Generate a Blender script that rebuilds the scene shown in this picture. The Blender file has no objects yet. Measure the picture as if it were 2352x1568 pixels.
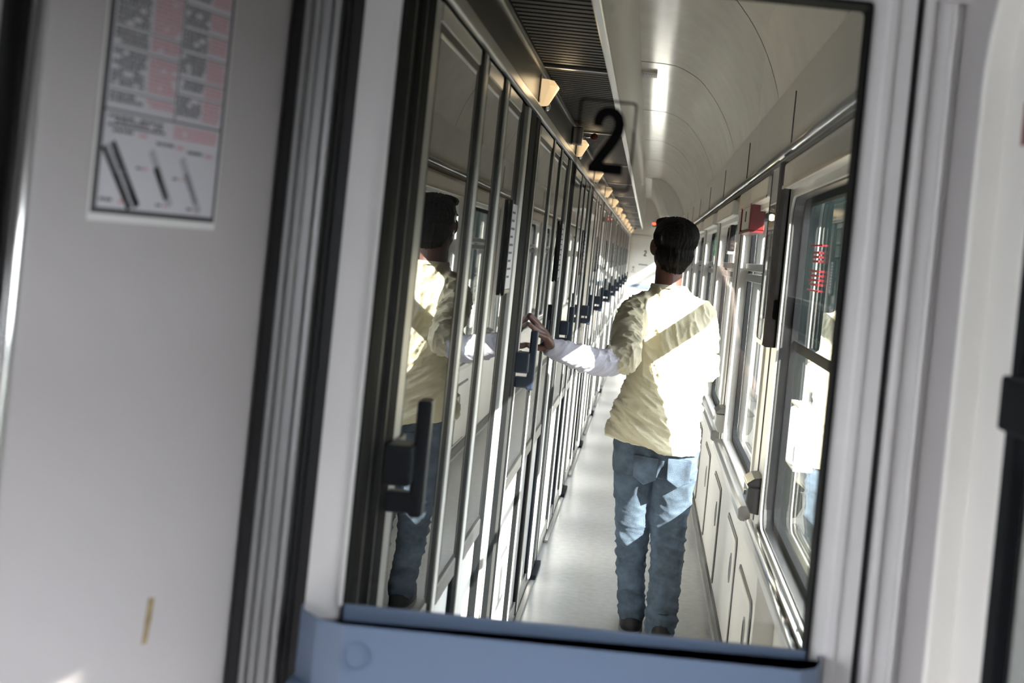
import bpy, bmesh, math, random
from mathutils import Vector, Matrix, noise

random.seed(7)
sc = bpy.context.scene
COL = sc.collection
PI = math.pi

# ------------------------------------------------------------------ materials
def new_mat(name):
    m = bpy.data.materials.new(name); m.use_nodes = True
    nt = m.node_tree; nt.nodes.clear()
    return m, nt, nt.nodes, nt.links

def pbr(name, col, rough=.5, metal=0., noise_scale=0, noise_amt=0., bump=0., bump_scale=60., stretch=(1, 1, 1), coat=0., col2=None, spec=.5, sheen=0.):
    m, nt, N, L = new_mat(name)
    out = N.new('ShaderNodeOutputMaterial'); b = N.new('ShaderNodeBsdfPrincipled')
    L.new(b.outputs[0], out.inputs[0])
    b.inputs['Base Color'].default_value = (*col, 1)
    b.inputs['Roughness'].default_value = rough
    b.inputs['Metallic'].default_value = metal
    b.inputs['Specular IOR Level'].default_value = spec
    b.inputs['Coat Weight'].default_value = coat
    b.inputs['Sheen Weight'].default_value = sheen
    if noise_scale or bump:
        tc = N.new('ShaderNodeTexCoord'); mp = N.new('ShaderNodeMapping')
        mp.inputs['Scale'].default_value = stretch
        L.new(tc.outputs['Object'], mp.inputs[0])
    if noise_scale:
        nz = N.new('ShaderNodeTexNoise'); nz.inputs['Scale'].default_value = noise_scale
        nz.inputs['Detail'].default_value = 6; nz.inputs['Roughness'].default_value = .6
        L.new(mp.outputs[0], nz.inputs['Vector'])
        rp = N.new('ShaderNodeValToRGB')
        rp.color_ramp.elements[0].position = .3; rp.color_ramp.elements[1].position = .7
        c2 = col2 if col2 else tuple(max(0, c * (1 - noise_amt)) for c in col)
        rp.color_ramp.elements[0].color = (*c2, 1); rp.color_ramp.elements[1].color = (*col, 1)
        L.new(nz.outputs[0], rp.inputs[0]); L.new(rp.outputs[0], b.inputs['Base Color'])
    if bump:
        nb = N.new('ShaderNodeTexNoise'); nb.inputs['Scale'].default_value = bump_scale
        nb.inputs['Detail'].default_value = 3
        L.new(mp.outputs[0], nb.inputs['Vector'])
        bp = N.new('ShaderNodeBump'); bp.inputs['Strength'].default_value = bump; bp.inputs['Distance'].default_value = .01
        L.new(nb.outputs[0], bp.inputs['Height']); L.new(bp.outputs[0], b.inputs['Normal'])
    return m

def glass(name, tint=(1, 1, 1), ior=1.5, rough=0.):
    """thin clear pane: fresnel reflection over a tinted see-through"""
    m, nt, N, L = new_mat(name)
    out = N.new('ShaderNodeOutputMaterial'); mx = N.new('ShaderNodeMixShader')
    tr = N.new('ShaderNodeBsdfTransparent'); gl = N.new('ShaderNodeBsdfGlossy'); fr = N.new('ShaderNodeFresnel')
    ge = N.new('ShaderNodeNewGeometry'); mr = N.new('ShaderNodeMapRange')
    mr.inputs['To Min'].default_value = ior; mr.inputs['To Max'].default_value = 1 / ior
    L.new(ge.outputs['Backfacing'], mr.inputs['Value']); L.new(mr.outputs[0], fr.inputs['IOR'])
    tr.inputs[0].default_value = (*tint, 1); gl.inputs[0].default_value = (1, 1, 1, 1); gl.inputs['Roughness'].default_value = rough
    L.new(fr.outputs[0], mx.inputs[0]); L.new(tr.outputs[0], mx.inputs[1]); L.new(gl.outputs[0], mx.inputs[2])
    L.new(mx.outputs[0], out.inputs[0])
    return m

def emis(name, col, s, base=None):
    m, nt, N, L = new_mat(name)
    out = N.new('ShaderNodeOutputMaterial'); b = N.new('ShaderNodeBsdfPrincipled')
    b.inputs['Base Color'].default_value = (*(base or col), 1)
    b.inputs['Emission Color'].default_value = (*col, 1); b.inputs['Emission Strength'].default_value = s
    L.new(b.outputs[0], out.inputs[0])
    return m

M = dict(
    cream=pbr('cream_paint', (.78, .755, .71), .32, noise_scale=3, noise_amt=.10, bump=.02, bump_scale=40),
    panel=pbr('panel_laminate', (.80, .79, .77), .28, noise_scale=5, noise_amt=.08),
    vest=pbr('vestibule_laminate', (.455, .43, .425), .42, noise_scale=2.2, noise_amt=.07, bump=.015, bump_scale=250),
    leaf=pbr('door_leaf_paint', (.74, .72, .71), .34, noise_scale=6, noise_amt=.06),
    ceil=pbr('ceiling_gloss_panel', (.88, .84, .77), .13, noise_scale=4, noise_amt=.14, bump=.06, bump_scale=2.6, stretch=(1.8, 1, 1)),
    slat=pbr('dark_slats', (.018, .018, .018), .55, spec=.3),
    bulk=pbr('dark_bulkhead', (.022, .020, .018), .34, noise_scale=8, noise_amt=.2),
    alu=pbr('aluminium', (.62, .62, .61), .30, 1., noise_scale=30, noise_amt=.2, stretch=(1, .05, 1)),
    alud=pbr('dull_aluminium', (.42, .42, .42), .38, .9),
    satin=pbr('satin_metal', (.66, .66, .65), .30, 1.),
    steel=pbr('polished_steel', (.66, .66, .65), .16, 1.),
    rubber=pbr('black_rubber', (.010, .010, .011), .42),
    dark=pbr('dark_anodised_frame', (.009, .010, .011), .6, spec=.03),
    navy=pbr('navy_plastic', (.017, .026, .045), .35),
    tray=pbr('blue_grey_enamel', (.12, .165, .25), .42, bump=.03, bump_scale=300),
    floor=pbr('grey_linoleum', (.41, .415, .435), .22, noise_scale=30, noise_amt=.16, bump=.018, bump_scale=16),
    dgrey=pbr('dark_grey_plastic', (.06, .06, .06), .4),
    black=pbr('black_plastic', (.012, .012, .013), .3),
    white=pbr('white_plastic', (.72, .71, .69), .35),
    red=pbr('red_paint', (.16, .010, .010), .4),
    redp=pbr('red_print', (.55, .03, .05), .5),
    pinkp=pbr('pink_print', (.52, .25, .28), .6),
    greyp=pbr('grey_print', (.06, .06, .065), .6),
    blackp=pbr('black_print', (.002, .002, .002), .8, spec=.05),
    greenp=pbr('green_print', (.02, .22, .10), .5),
    paper=pbr('paper', (.56, .55, .58), .45),
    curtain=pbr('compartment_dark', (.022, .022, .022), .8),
    rust=pbr('bare_patch', (.38, .29, .15), .7, noise_scale=90, noise_amt=.6),
    clear=glass('window_glass', (.955, .955, .95), 1.4),
    cglass=glass('compartment_glass', (.42, .46, .46), 1.75),
    dglass=glass('door_glass', (.93, .95, .94)),
    acryl=glass('acrylic', (.85, .88, .88)),
    lamp=emis('warm_lamp_shade', (1., .67, .37), .80, (.6, .46, .30)),
    led=emis('red_led', (1., .06, .03), 6.),
    shirt=pbr('cream_shirt_cloth', (.72, .65, .46), .75, noise_scale=14, noise_amt=.12, bump=.35, bump_scale=420, sheen=.2),
    sleeve=pbr('lilac_sleeve_cloth', (.60, .58, .68), .7, noise_scale=16, noise_amt=.1, bump=.25, bump_scale=380, sheen=.2),
    jeans=pbr('blue_jeans_denim', (.105, .15, .21), .85, noise_scale=16, col2=(.028, .042, .062), bump=.5, bump_scale=500),
    skin=pbr('skin', (.125, .048, .031), .5, noise_scale=20, noise_amt=.15),
    pale_skin=pbr('pale_skin', (.60, .40, .31), .5, noise_scale=20, noise_amt=.1),
    hair=pbr('dark_brown_hair', (.0028, .0017, .0015), .6, spec=.08, bump=.9, bump_scale=150, stretch=(1, 1, .18)),
    shoe=pbr('black_leather', (.010, .009, .009), .6, spec=.2),
    sole=pbr('grey_sole', (.12, .12, .12), .6),
    eye=pbr('eye_white', (.6, .58, .55), .2),
    hill=pbr('wooded_hillside', (.013, .022, .018), .9, noise_scale=.6, col2=(.004, .007, .0065), bump=1., bump_scale=2., spec=.1),
    grass=pbr('trackside_ground', (.014, .016, .013), .9, spec=.1, noise_scale=2, noise_amt=.5),
    stile=pbr('grey_stile', (.58, .57, .55), .32, .25),
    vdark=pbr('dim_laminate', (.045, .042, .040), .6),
    top=pbr('dark_tshirt', (.035, .035, .04), .85),
)

# ------------------------------------------------------------------ mesh helpers
class MB:
    def __init__(s, o=(0, 0, 0)):
        s.v, s.f, s.o = [], [], Vector(o)
    def add(s, vs, fs):
        b = len(s.v); s.v += [Vector(p) - s.o for p in vs]; s.f += [[b + i for i in f] for f in fs]
        return s
    def box(s, x0, x1, y0, y1, z0, z1):
        if x0 > x1: x0, x1 = x1, x0
        if y0 > y1: y0, y1 = y1, y0
        if z0 > z1: z0, z1 = z1, z0
        return s.add([(x, y, z) for x in (x0, x1) for y in (y0, y1) for z in (z0, z1)],
              [(0, 1, 3, 2), (4, 6, 7, 5), (0, 4, 5, 1), (2, 3, 7, 6), (0, 2, 6, 4), (1, 5, 7, 3)])
    def prism(s, poly, ax, a, b):
        """poly 2-D in the plane of the two other axes (cyclic order kept), extruded along ax from a to b"""
        def p(q, t):
            return {'x': (t, q[0], q[1]), 'y': (q[0], t, q[1]), 'z': (q[0], q[1], t)}[ax]
        n = len(poly)
        vs = [p(q, a) for q in poly] + [p(q, b) for q in poly]
        return s.add(vs, [list(range(n)), list(range(2 * n - 1, n - 1, -1))] + [(i, i + n, (i + 1) % n + n, (i + 1) % n) for i in range(n)])
    def ring(s, outer, inner, ax, a, b):
        """frame between two loops of equal length, extruded along ax"""
        def p(q, t):
            return {'x': (t, q[0], q[1]), 'y': (q[0], t, q[1]), 'z': (q[0], q[1], t)}[ax]
        n = len(outer)
        vs = [p(q, a) for q in outer] + [p(q, a) for q in inner] + [p(q, b) for q in outer] + [p(q, b) for q in inner]
        fs = []
        for i in range(n):
            j = (i + 1) % n
            fs += [(i, j, n + j, n + i), (2 * n + i, 3 * n + i, 3 * n + j, 2 * n + j), (i, 2 * n + i, 2 * n + j, j), (n + i, n + j, 3 * n + j, 3 * n + i)]
        return s.add(vs, fs)
    def loft(s, rings, cap=True):
        n = len(rings[0]); vs = [p for r in rings for p in r]; fs = []
        for k in range(len(rings) - 1):
            for i in range(n):
                j = (i + 1) % n
                fs.append((k * n + i, k * n + j, (k + 1) * n + j, (k + 1) * n + i))
        if cap:
            fs += [list(range(n))[::-1], [(len(rings) - 1) * n + i for i in range(n)]]
        return s.add(vs, fs)
    def tube(s, pts, rad, n=16, flat=1., up=(0, 0, 1)):
        pts = [Vector(p) for p in pts]
        if not isinstance(rad, (list, tuple)): rad = [rad] * len(pts)
        rings = []
        for i, p in enumerate(pts):
            t = (pts[min(i + 1, len(pts) - 1)] - pts[max(i - 1, 0)]).normalized()
            u = Vector(up)
            if abs(t.dot(u)) > .93: u = Vector((0, 1, 0)) if abs(t.y) < .9 else Vector((1, 0, 0))
            a = t.cross(u).normalized(); b = a.cross(t).normalized()
            r = rad[i]; ra, rb = (r if isinstance(r, tuple) else (r, r * flat))
            rings.append([p + a * (ra * math.cos(2 * PI * k / n)) + b * (rb * math.sin(2 * PI * k / n)) for k in range(n)])
        return s.loft(rings)
    def limb(s, pts, rad, n=18, ends=True, up=(0, 0, 1)):
        """tube with rounded ends through a smoothed path"""
        pts = [Vector(p) for p in pts]; P, R = [], []
        m = len(pts)
        for i in range(m - 1):
            p0, p1, p2, p3 = pts[max(i - 1, 0)], pts[i], pts[i + 1], pts[min(i + 2, m - 1)]
            for k in range(6):
                t = k / 6
                P.append(.5 * ((2 * p1) + (p2 - p0) * t + (2 * p0 - 5 * p1 + 4 * p2 - p3) * t * t + (3 * p1 - p0 - 3 * p2 + p3) * t ** 3))
                R.append(rad[i] + (rad[i + 1] - rad[i]) * (t * t * (3 - 2 * t)))
        P.append(pts[-1]); R.append(rad[-1])
        if ends:
            d0 = (P[0] - P[1]).normalized(); d1 = (P[-1] - P[-2]).normalized()
            A = [(P[0] + d0 * R[0] * math.sin(a), R[0] * math.cos(a)) for a in (1.35, .9, .45)]
            B = [(P[-1] + d1 * R[-1] * math.sin(a), R[-1] * math.cos(a)) for a in (.45, .9, 1.35)]
            P = [a[0] for a in A] + P + [b[0] for b in B]; R = [a[1] for a in A] + R + [b[1] for b in B]
        return s.tube(P, R, n, up=up)
    def ell(s, c, r, n=20, m=12, rot=None):
        c = Vector(c); rings = []
        for i in range(1, m):
            th = PI * i / m
            rr = []
            for k in range(n):
                q = Vector((r[0] * math.sin(th) * math.cos(2 * PI * k / n), r[1] * math.sin(th) * math.sin(2 * PI * k / n), r[2] * -math.cos(th)))
                if rot: q = rot @ q
                rr.append(c + q)
            rings.append(rr)
        return s.loft(rings)
    def build(s, name, m, parent=None, bevel=0., smooth=False, seg=2, label=None):
        me = bpy.data.meshes.new(name); me.from_pydata([tuple(p) for p in s.v], [], s.f)
        bm = bmesh.new(); bm.from_mesh(me); bmesh.ops.recalc_face_normals(bm, faces=bm.faces); bm.to_mesh(me); bm.free()
        o = bpy.data.objects.new(name, me); COL.objects.link(o)
        me.materials.append(M[m] if isinstance(m, str) else m)
        if smooth:
            me.polygons.foreach_set('use_smooth', [True] * len(me.polygons))
        if bevel:
            b = o.modifiers.new('bevel', 'BEVEL'); b.width = bevel; b.segments = seg; b.limit_method = 'ANGLE'; b.angle_limit = .6
        if parent: o.parent = parent
        elif s.o.length: o.location = s.o
        if label: o['label'] = label
        return o

def rrect(a0, a1, b0, b1, r, n=6):
    pts = []
    for (ca, cb, s0) in ((a1 - r, b1 - r, 0), (a0 + r, b1 - r, 1), (a0 + r, b0 + r, 2), (a1 - r, b0 + r, 3)):
        for k in range(n + 1):
            t = (s0 + k / n) * PI / 2
            pts.append((ca + r * math.cos(t), cb + r * math.sin(t)))
    return pts

def sqr(a0, a1, b0, b1, n=6):
    """square loop with the same point count as rrect, corner points stacked along the edges"""
    pts = []
    for (ca, cb) in ((a1, b1), (a0, b1), (a0, b0), (a1, b0)):
        pts += [(ca, cb)] * (n + 1)
    return pts

def tag(o, label=None, cat=None, group=None, kind=None):
    if label: o['label'] = label
    if cat: o['category'] = cat
    if group: o['group'] = group
    if kind: o['kind'] = kind
    return o

def empty(name, loc=(0, 0, 0), **k):
    o = bpy.data.objects.new(name, None); COL.objects.link(o); o.location = loc
    o.empty_display_size = .1
    return tag(o, **k)

def struct(o, label, cat):
    return tag(o, label, cat, kind='structure')

CH = {}
def copy_tree(o, parent=None, name=None):
    c = o.copy(); COL.objects.link(c)
    if name: c.name = name
    if parent: c.parent = parent
    for ch in [x for x in list(o.children)]:
        copy_tree(ch, c)
    return c

def bake(o):
    """apply the modifiers of a mesh object in place"""
    dg = bpy.context.evaluated_depsgraph_get(); dg.update()
    ev = o.evaluated_get(dg); me = bpy.data.meshes.new_from_object(ev)
    mats = [m for m in o.data.materials]
    o.modifiers.clear(); o.data = me
    me.materials.clear()
    for m in mats: me.materials.append(m)
    return o

def remesh(o, vox, smooth_it=6, fac=.5):
    r = o.modifiers.new('r', 'REMESH'); r.mode = 'VOXEL'; r.voxel_size = vox; r.use_smooth_shade = True
    if smooth_it:
        s = o.modifiers.new('s', 'SMOOTH'); s.iterations = smooth_it; s.factor = fac
    bake(o)
    o.data.polygons.foreach_set('use_smooth', [True] * len(o.data.polygons))
    return o

def displace(o, fn):
    me = o.data; ns = [v.normal.copy() for v in me.vertices]
    for v, n in zip(me.vertices, ns):
        v.co = v.co + n * fn(v.co, n)
    me.update()

# ------------------------------------------------------------------ measures (m): x right, y along the corridor, z up from the floor
XL, XR = -.385, .43          # corridor faces at the bottom
XG = .495                    # outer window glass
YD, YE = 1.55, 24.90         # vestibule door, end wall
PITCH, Y0 = 1.97, 1.96       # compartments
ZR = 1.91                    # hand rail / door head
NB = 11

# ------------------------------------------------------------------ floor
f = MB().box(-1.95, .60, -1.7, YE + .1, -.06, 0).build('floor', 'floor')
struct(f, 'grey linoleum floor of the railway corridor', 'floor')

# ------------------------------------------------------------------ left side: compartment fronts
w = MB()
w.box(-.43, XL, YD + .10, YE, ZR + .02, 2.05)
w.box(-.43, -.40, YD + .10, YE, 2.05, 2.70)
wl = w.build('wall_left', 'bulk')
struct(wl, 'dark bulkhead above the compartment doors', 'wall')
tr = MB().box(XL - .005, XL + .012, YD + .10, YE, ZR - .008, ZR + .022).build('trim_1', 'alu', bevel=.004)
struct(tr, 'aluminium rail along the top of the compartment doors', 'trim')
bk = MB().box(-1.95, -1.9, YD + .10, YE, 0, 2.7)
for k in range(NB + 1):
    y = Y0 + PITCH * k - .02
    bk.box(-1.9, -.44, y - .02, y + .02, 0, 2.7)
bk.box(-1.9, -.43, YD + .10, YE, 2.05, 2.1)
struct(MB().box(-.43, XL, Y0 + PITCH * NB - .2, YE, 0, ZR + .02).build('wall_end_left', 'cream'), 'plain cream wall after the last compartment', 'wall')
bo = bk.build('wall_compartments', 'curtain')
struct(bo, 'dark compartment interiors behind the corridor glass', 'wall')

XB = XL - .0035               # pane plane
def make_bay():
    r = empty('door_1', (XL, Y0, 0))
    o = (XL, Y0, 0)
    L0 = Y0
    def mb(): return MB(o)
    def bx(m, a, b, z0, z1, x0=XL - .03, x1=XL): return m.box(x0, x1, L0 + a, L0 + b, z0, z1)
    # closing post, two dark ribs with a groove
    p = mb(); bx(p, -.20, -.06, 0, ZR, x1=XL + .001); bx(p, -.05, .02, 0, ZR, x1=XL - .006); bx(p, .03, .10, 0, ZR, x1=XL + .0015)
    p.build('closing_post', 'dark', r, .004)
    q = mb(); bx(q, -.058, -.052, .02, ZR - .01, x1=XL); bx(q, .022, .029, .02, ZR - .01, x1=XL + .001)
    q.build('post_trim', 'dgrey', r)
    def panel(a, b, fa, fb, rubber=True):
        """door leaf between offsets a..b with stiles fa, fb"""
        m = mb()
        bx(m, a, a + fa, .05, 1.895, x1=XL - .002)
        fr = m.build('leaf_stile', 'stile', r, .003)
        m = mb(); bx(m, b - fb, b, .05, 1.895, x1=XL - .002)
        m.build('leaf_edge', 'dark', fr, .003)
        m = mb()
        bx(m, a + fa, b - fb, .05, .10); bx(m, a + fa, b - fb, .70, .745); bx(m, a + fa, b - fb, 1.862, 1.895)
        m.build('leaf_rail', 'alu', fr, .003)
        g = mb(); bx(g, a + fa - .004, b - fb + .004, .74, 1.866, XB - .006, XB); g.build('glass_pane', 'cglass', fr)
        k = mb()
        for (u0, u1, z0, z1) in ((a + fa, a + fa + .012, .745, 1.862), (b - fb - .014, b - fb, .745, 1.862), (a + fa, b - fb, .745, .757), (a + fa, b - fb, 1.846, 1.862)):
            bx(k, u0, u1, z0, z1, XB - .012, XB + .001)
        k.build('glass_seal', 'rubber', fr)
        l = mb(); bx(l, a + fa - .004, b - fb + .004, .095, .705, XL - .026, XL - .012); l.build('lower_panel', 'panel', fr)
        return fr
    panel(.11, .70, .06, .045)
    panel(.76, 1.10, .035, .05)
    panel(1.17, 1.60, .035, .10, False)
    # dark rubber strips between leaves, pale strip
    k = mb(); bx(k, .70, .722, .03, 1.9, x1=XL); bx(k, 1.10, 1.125, .03, 1.9, x1=XL); bx(k, 1.60, 1.66, .03, 1.9, x1=XL - .008); bx(k, 1.735, 1.77, 0, 1.9, x1=XL - .01)
    k.build('rubber_strip', 'rubber', r, .003)
    k = mb(); bx(k, .724, .758, .03, 1.9, x1=XL + .002); bx(k, 1.127, 1.168, .03, 1.9, x1=XL + .002); bx(k, 1.662, 1.733, .03, 1.9, x1=XL + .003)
    k.build('cover_strip', 'cream', r, .003)
    # black strip standing in for shade in the gap over the doors
    k = mb(); bx(k, .11, 1.60, 1.897, ZR - .008, XL - .03, XL - .022); k.build('head_gap_shade', 'rubber', r)
    k = mb(); bx(k, .10, 1.77, 0, .05, XL - .03, XL - .004); k.build('kick_plate', 'alud', r, .003)
    # navy grip on the post
    h = mb(); bx(h, .075, .105, 1.045, 1.235, XL + .038, XL + .062); bx(h, .075, .105, 1.05, 1.085, XL, XL + .05); bx(h, .04, .105, 1.10, 1.165, XL, XL + .044)
    h.build('grip_handle', 'navy', r, .006, seg=3)
    h = mb(); bx(h, .106, .110, 1.045, 1.235, XL + .04, XL + .06); h.build('grip_edge', 'steel', r)
    k = mb(); bx(k, .11, .20, 1.10, 1.16, XL - .002, XL + .004); k.build('lock_plate', 'dgrey', r, .003)
    # seat reservation pocket
    n = mb(); bx(n, 1.44, 1.452, 1.36, 1.62, XL - .002, XL + .008); bx(n, 1.45, 1.575, 1.365, 1.378, XL - .002, XL + .008)
    n.build('reservation_holder', 'black', r, .002)
    n = mb(); bx(n, 1.452, 1.572, 1.378, 1.61, XL + .004, XL + .007); n.build('reservation_card', 'paper', r)
    n = mb()
    for i in range(9):
        z = 1.59 - i * .022
        n.box(XL + .0072, XL + .008, L0 + 1.465, L0 + 1.465 + random.uniform(.05, .095), z - .006, z)
    n.build('card_print', 'greyp', r)
    # floor foot
    k = mb(); bx(k, -.19, .10, 0, .022, XL, XL + .022); k.build('post_foot', 'dark', r, .003)
    return r

bay = make_bay()
names = ['first', 'second', 'third', 'fourth', 'fifth', 'sixth', 'seventh', 'eighth', 'ninth', 'tenth', 'eleventh', 'twelfth']
struct(bay, 'sliding glass compartment front nearest the door, first along the left', 'compartment door')
bays = [bay]
for k in range(1, NB):
    if Y0 + PITCH * k + 1.77 > YE: pass
    b = copy_tree(bay, name='door_%d' % (k + 1))
    b.location = (XL, Y0 + PITCH * k, 0)
    struct(b, 'sliding glass compartment front, %s along the left from the door' % names[k], 'compartment door')
    bays.append(b)
# wall piece between the vestibule and the first compartment
m = MB().box(-.43, XL - .004, YD + .07, Y0 - .20, 0, ZR).build('wall_jamb', 'dark')
struct(m, 'dark jamb just behind the vestibule door', 'wall')
# skirting on the left
m = MB()
for k in range(NB):
    m.box(XL - .002, XL + .02, Y0 + PITCH * k + .55, Y0 + PITCH * k + 1.70, 0, .018)
struct(m.build('baseboard_left', 'alud', bevel=.003), 'low metal sliding track under the compartment doors', 'baseboard')

# ------------------------------------------------------------------ slatted duct over the doors
r = empty('ceiling_grille', (XL, YD + .1, 2.05)); o = (XL, YD + .1, 2.05)
m = MB(o).box(XL, -.172, YD + .1, 24.3, 2.075, 2.10); m.box(XL, XL + .01, YD + .1, 24.3, 2.05, 2.10)
m.build('grille_backing', 'slat', r)
m = MB(o); y = YD + .12
while y < 24.28:
    m.box(XL + .012, -.175, y, y + .030, 2.055, 2.066); y += .05
m.build('slats', 'slat', r)
m = MB(o)
for k in range(NB):
    yy = Y0 + PITCH * (k + 1) - .1
    m.box(XL + .011, -.174, yy, yy + .02, 2.046, 2.070)
m.build('cross_rails', 'alud', r, .002)
m = MB(o).box(-.172, -.160, YD + .1, 24.3, 2.045, 2.70); m.build('fascia', 'cream', r)
m = MB(o).box(-.178, -.156, YD + .1, 24.3, 2.038, 2.056); m.build('fascia_trim', 'alu', r, .003)
m = MB(o).box(XL, XL + .006, YD + .1, 24.3, 2.040, 2.050); m.build('corner_trim', 'alu', r)
struct(r, 'dark slatted ceiling strip above the compartment doors', 'ceiling')

# ------------------------------------------------------------------ arched ceiling
PROF = [(-.40, 2.667), (-.2, 2.668), (-.05, 2.667), (.0, 2.665), (.045, 2.661), (.09, 2.648), (.137, 2.627), (.17, 2.610), (.204, 2.588), (.236, 2.558), (.265, 2.525), (.297, 2.488), (.327, 2.447),
        (.357, 2.40), (.385, 2.348), (.410, 2.293), (.430, 2.24), (.445, 2.19), (.452, 2.15), (.452, 2.125)]
def arch(y0, y1, dn=0., flat=None):
    m = MB(); pr = flat or PROF
    n = max(2, int((y1 - y0) / .2)); rings = []
    for i in range(n + 1):
        y = y0 + (y1 - y0) * i / n
        rr = [(x, y, z) for x, z in pr] + [(x + .03, y, z + .03) for x, z in reversed(pr)]
        rings.append(rr)
    m.loft(rings); return m
seams = [YD + .08, 2.95, 4.98, 7.55, 10.0, 12.5, 15.0, 18.4]
rt = empty('ceiling', (0, YD, 2.667)); 
for a, b in zip(seams, seams[1:]):
    m = arch(a + .003, b - .003); m.o = Vector((0, YD, 2.667)); m.v = [p - m.o for p in m.v]
    ob = m.build('arched_panel', 'ceil', rt, smooth=True)
    ob.data.set_sharp_from_angle(angle=.7)
m = MB((0, YD, 2.667))
for b in seams[1:-1]:
    rings = []
    for x, z in PROF:
        rings.append([(x, b - .006, z - .0015), (x, b + .006, z - .0015), (x + .02, b + .006, z + .02), (x + .02, b - .006, z + .02)])
    m.loft(rings)
m.build('panel_joint', 'dgrey', rt)
LOW = [(-.40, 2.667), (-.15, 2.667), (-.06, 2.66), (0, 2.60), (.06, 2.50), (.12, 2.38), (.17, 2.26), (.224, 2.14), (.30, 2.12), (.38, 2.12), (.452, 2.12)]
m = arch(18.4, YE, flat=LOW); m.o = Vector((0, YD, 2.667)); m.v = [p - m.o for p in m.v]
ob = m.build('lowered_panel', 'cream', rt, smooth=True); ob.data.set_sharp_from_angle(angle=.7)
m = MB((0, YD, 2.667)).prism([(x, z + .02) for x, z in PROF] + [(x, z - .0) for x, z in reversed(LOW)], 'y', 18.41, 18.43)
m.build('step_panel', 'cream', rt)
struct(rt, 'glossy off white arched ceiling with curved panel joints', 'ceiling')
# roof shell keeps the daylight out
m = MB().box(-2.0, .62, -1.7, YE + .2, 2.74, 2.80)
struct(m.build('ceiling_roof', 'curtain'), 'coach roof over the corridor', 'roof')

# ------------------------------------------------------------------ right side wall with windows
WIN = [(2.60 + 1.95 * k, 4.05 + 1.95 * k) for k in range(11)] + [(23.95, 24.65)]  # last narrow window is added so sun reaches the end wall
ZB, ZT = .70, 1.72
w = MB()
ys = [YD + .08] + [q for a, b in WIN for q in (a - .05, b + .05)] + [YE]
for i in range(0, len(ys), 2):                       # piers
    w.box(.448, .508, ys[i], ys[i + 1], .62, 1.80)
w.box(.448, .508, YD + .08, YE, 1.80, 2.74)
w.box(XR, .508, YD + .08, 2.56, .0, .62)
w.box(.495, .508, 2.56, 3.86, .0, .62)                 # recess under the first window
w.box(XR, .508, 3.86, YE, .0, .62)
w.box(.445, .508, 2.56, 3.86, .56, .62)
wr = w.build('wall_right', 'cream', bevel=.004)
struct(wr, 'cream painted outer wall of the corridor with windows', 'wall')
m = MB().tube([(.438, YD + .08, 1.912), (.438, YE, 1.912)], .0155, 16)
struct(m.build('trim_2', 'satin', smooth=True), 'aluminium rail above the corridor windows', 'trim')
m = MB().box(.436, .452, YD + .08, YE, 1.870, 1.884)
struct(m.build('trim_3', 'rubber'), 'dark joint line under the window rail', 'trim')
m = MB()
for a, b in WIN:
    m.box(.444, .4485, b + .26, b + .268, .62, 1.87)
    m.box(.444, .4485, b + .26, b + .268, 1.94, 2.12)
struct(m.build('trim_4', 'dgrey'), 'thin vertical joints between the wall panels', 'trim')
m = MB().box(XR - .014, XR, 3.86, YE, 0, .07); m.box(XR - .014, XR, YD + .08, 2.56, 0, .07)
struct(m.build('baseboard_right', 'dgrey', bevel=.003), 'dark skirting along the foot of the window wall', 'baseboard')
m = MB().box(XR - .02, XR - .013, YD + .08, YE, .0, .012)
struct(m.build('trim_5', 'alu'), 'metal floor edging beside the window wall', 'trim')

def make_window(k, a, b, hopper):
    o = (XG, (a + b) / 2, ZB); r = empty('window_%d' % (k + 1), o)
    fr = MB(o).ring(sqr(a - .055, b + .055, ZB - .085, ZT + .085), rrect(a - .01, b + .01, ZB - .02, ZT + .02, .07), 'x', .440, .503 if k else .450).build('window_frame', 'cream', r, .004)
    if not k:
        MB(o).ring(sqr(a - .055, b + .055, ZB - .085, ZT + .085), rrect(a - .006, b + .006, ZB - .016, ZT + .016, .07), 'x', .4505, .503).build('window_reveal', 'dgrey', fr)
    MB(o).ring(rrect(a - .012, b + .012, ZB - .022, ZT + .022, .07), rrect(a + .014, b - .014, ZB + .006, ZT - .006, .055), 'x', .480, .501).build('window_seal', 'dark', fr, .002)
    MB(o).prism(rrect(a + .006, b - .006, ZB, ZT, .06), 'x', XG - .003, XG + .003).build('window_pane', 'clear', r)
    if hopper:
        s = MB(o).box(.470, .499, a + .012, b - .012, 1.44, 1.475); s.box(.464, .499, a + .012, b - .012, 1.488, 1.522)
        s.build('hopper_bar', 'alud', r, .003)
    else:
        MB(o).box(.489, .503, a + .012, b - .012, 1.255, 1.285).build('glazing_bar', 'dark', r, .002)
        MB(o).box(.489, .503, a + .34, a + .37, ZB, ZT).build('upright_bar', 'dark', r, .002)
    # fold-down sill with its bright metal edge
    s = MB(o).prism([(.452, .610), (.415, .612), (.404, .622), (.402, .652), (.412, .664), (.452, .668)], 'y', a - .10, b + .11)
    s.build('sill', 'white' if k == 0 else 'alud', r, .003)
    if k == 0:
        MB(o).tube([(.418, a - .10, .672), (.418, b + .08, .672)], .0145, 14).build('sill_bar', 'steel', r, smooth=True)
    MB(o).box(.405, .45, a + .02, b - .02, 1.765, 1.845).build('blind_box', 'cream', r, .008)
    MB(o).box(.402, .405, a + .02, b - .02, 1.762, 1.772).build('blind_edge', 'alu', r)
    return r
for k, (a, b) in enumerate(WIN):
    wn = make_window(k, a, b, k > 0)
    struct(wn, 'corridor window, %s along the right wall from the door' % (['first', 'second', 'third', 'fourth', 'fifth', 'sixth', 'seventh', 'eighth', 'ninth', 'tenth', 'eleventh', 'narrow last added to let sun onto the end wall,'][k]), 'window')

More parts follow.
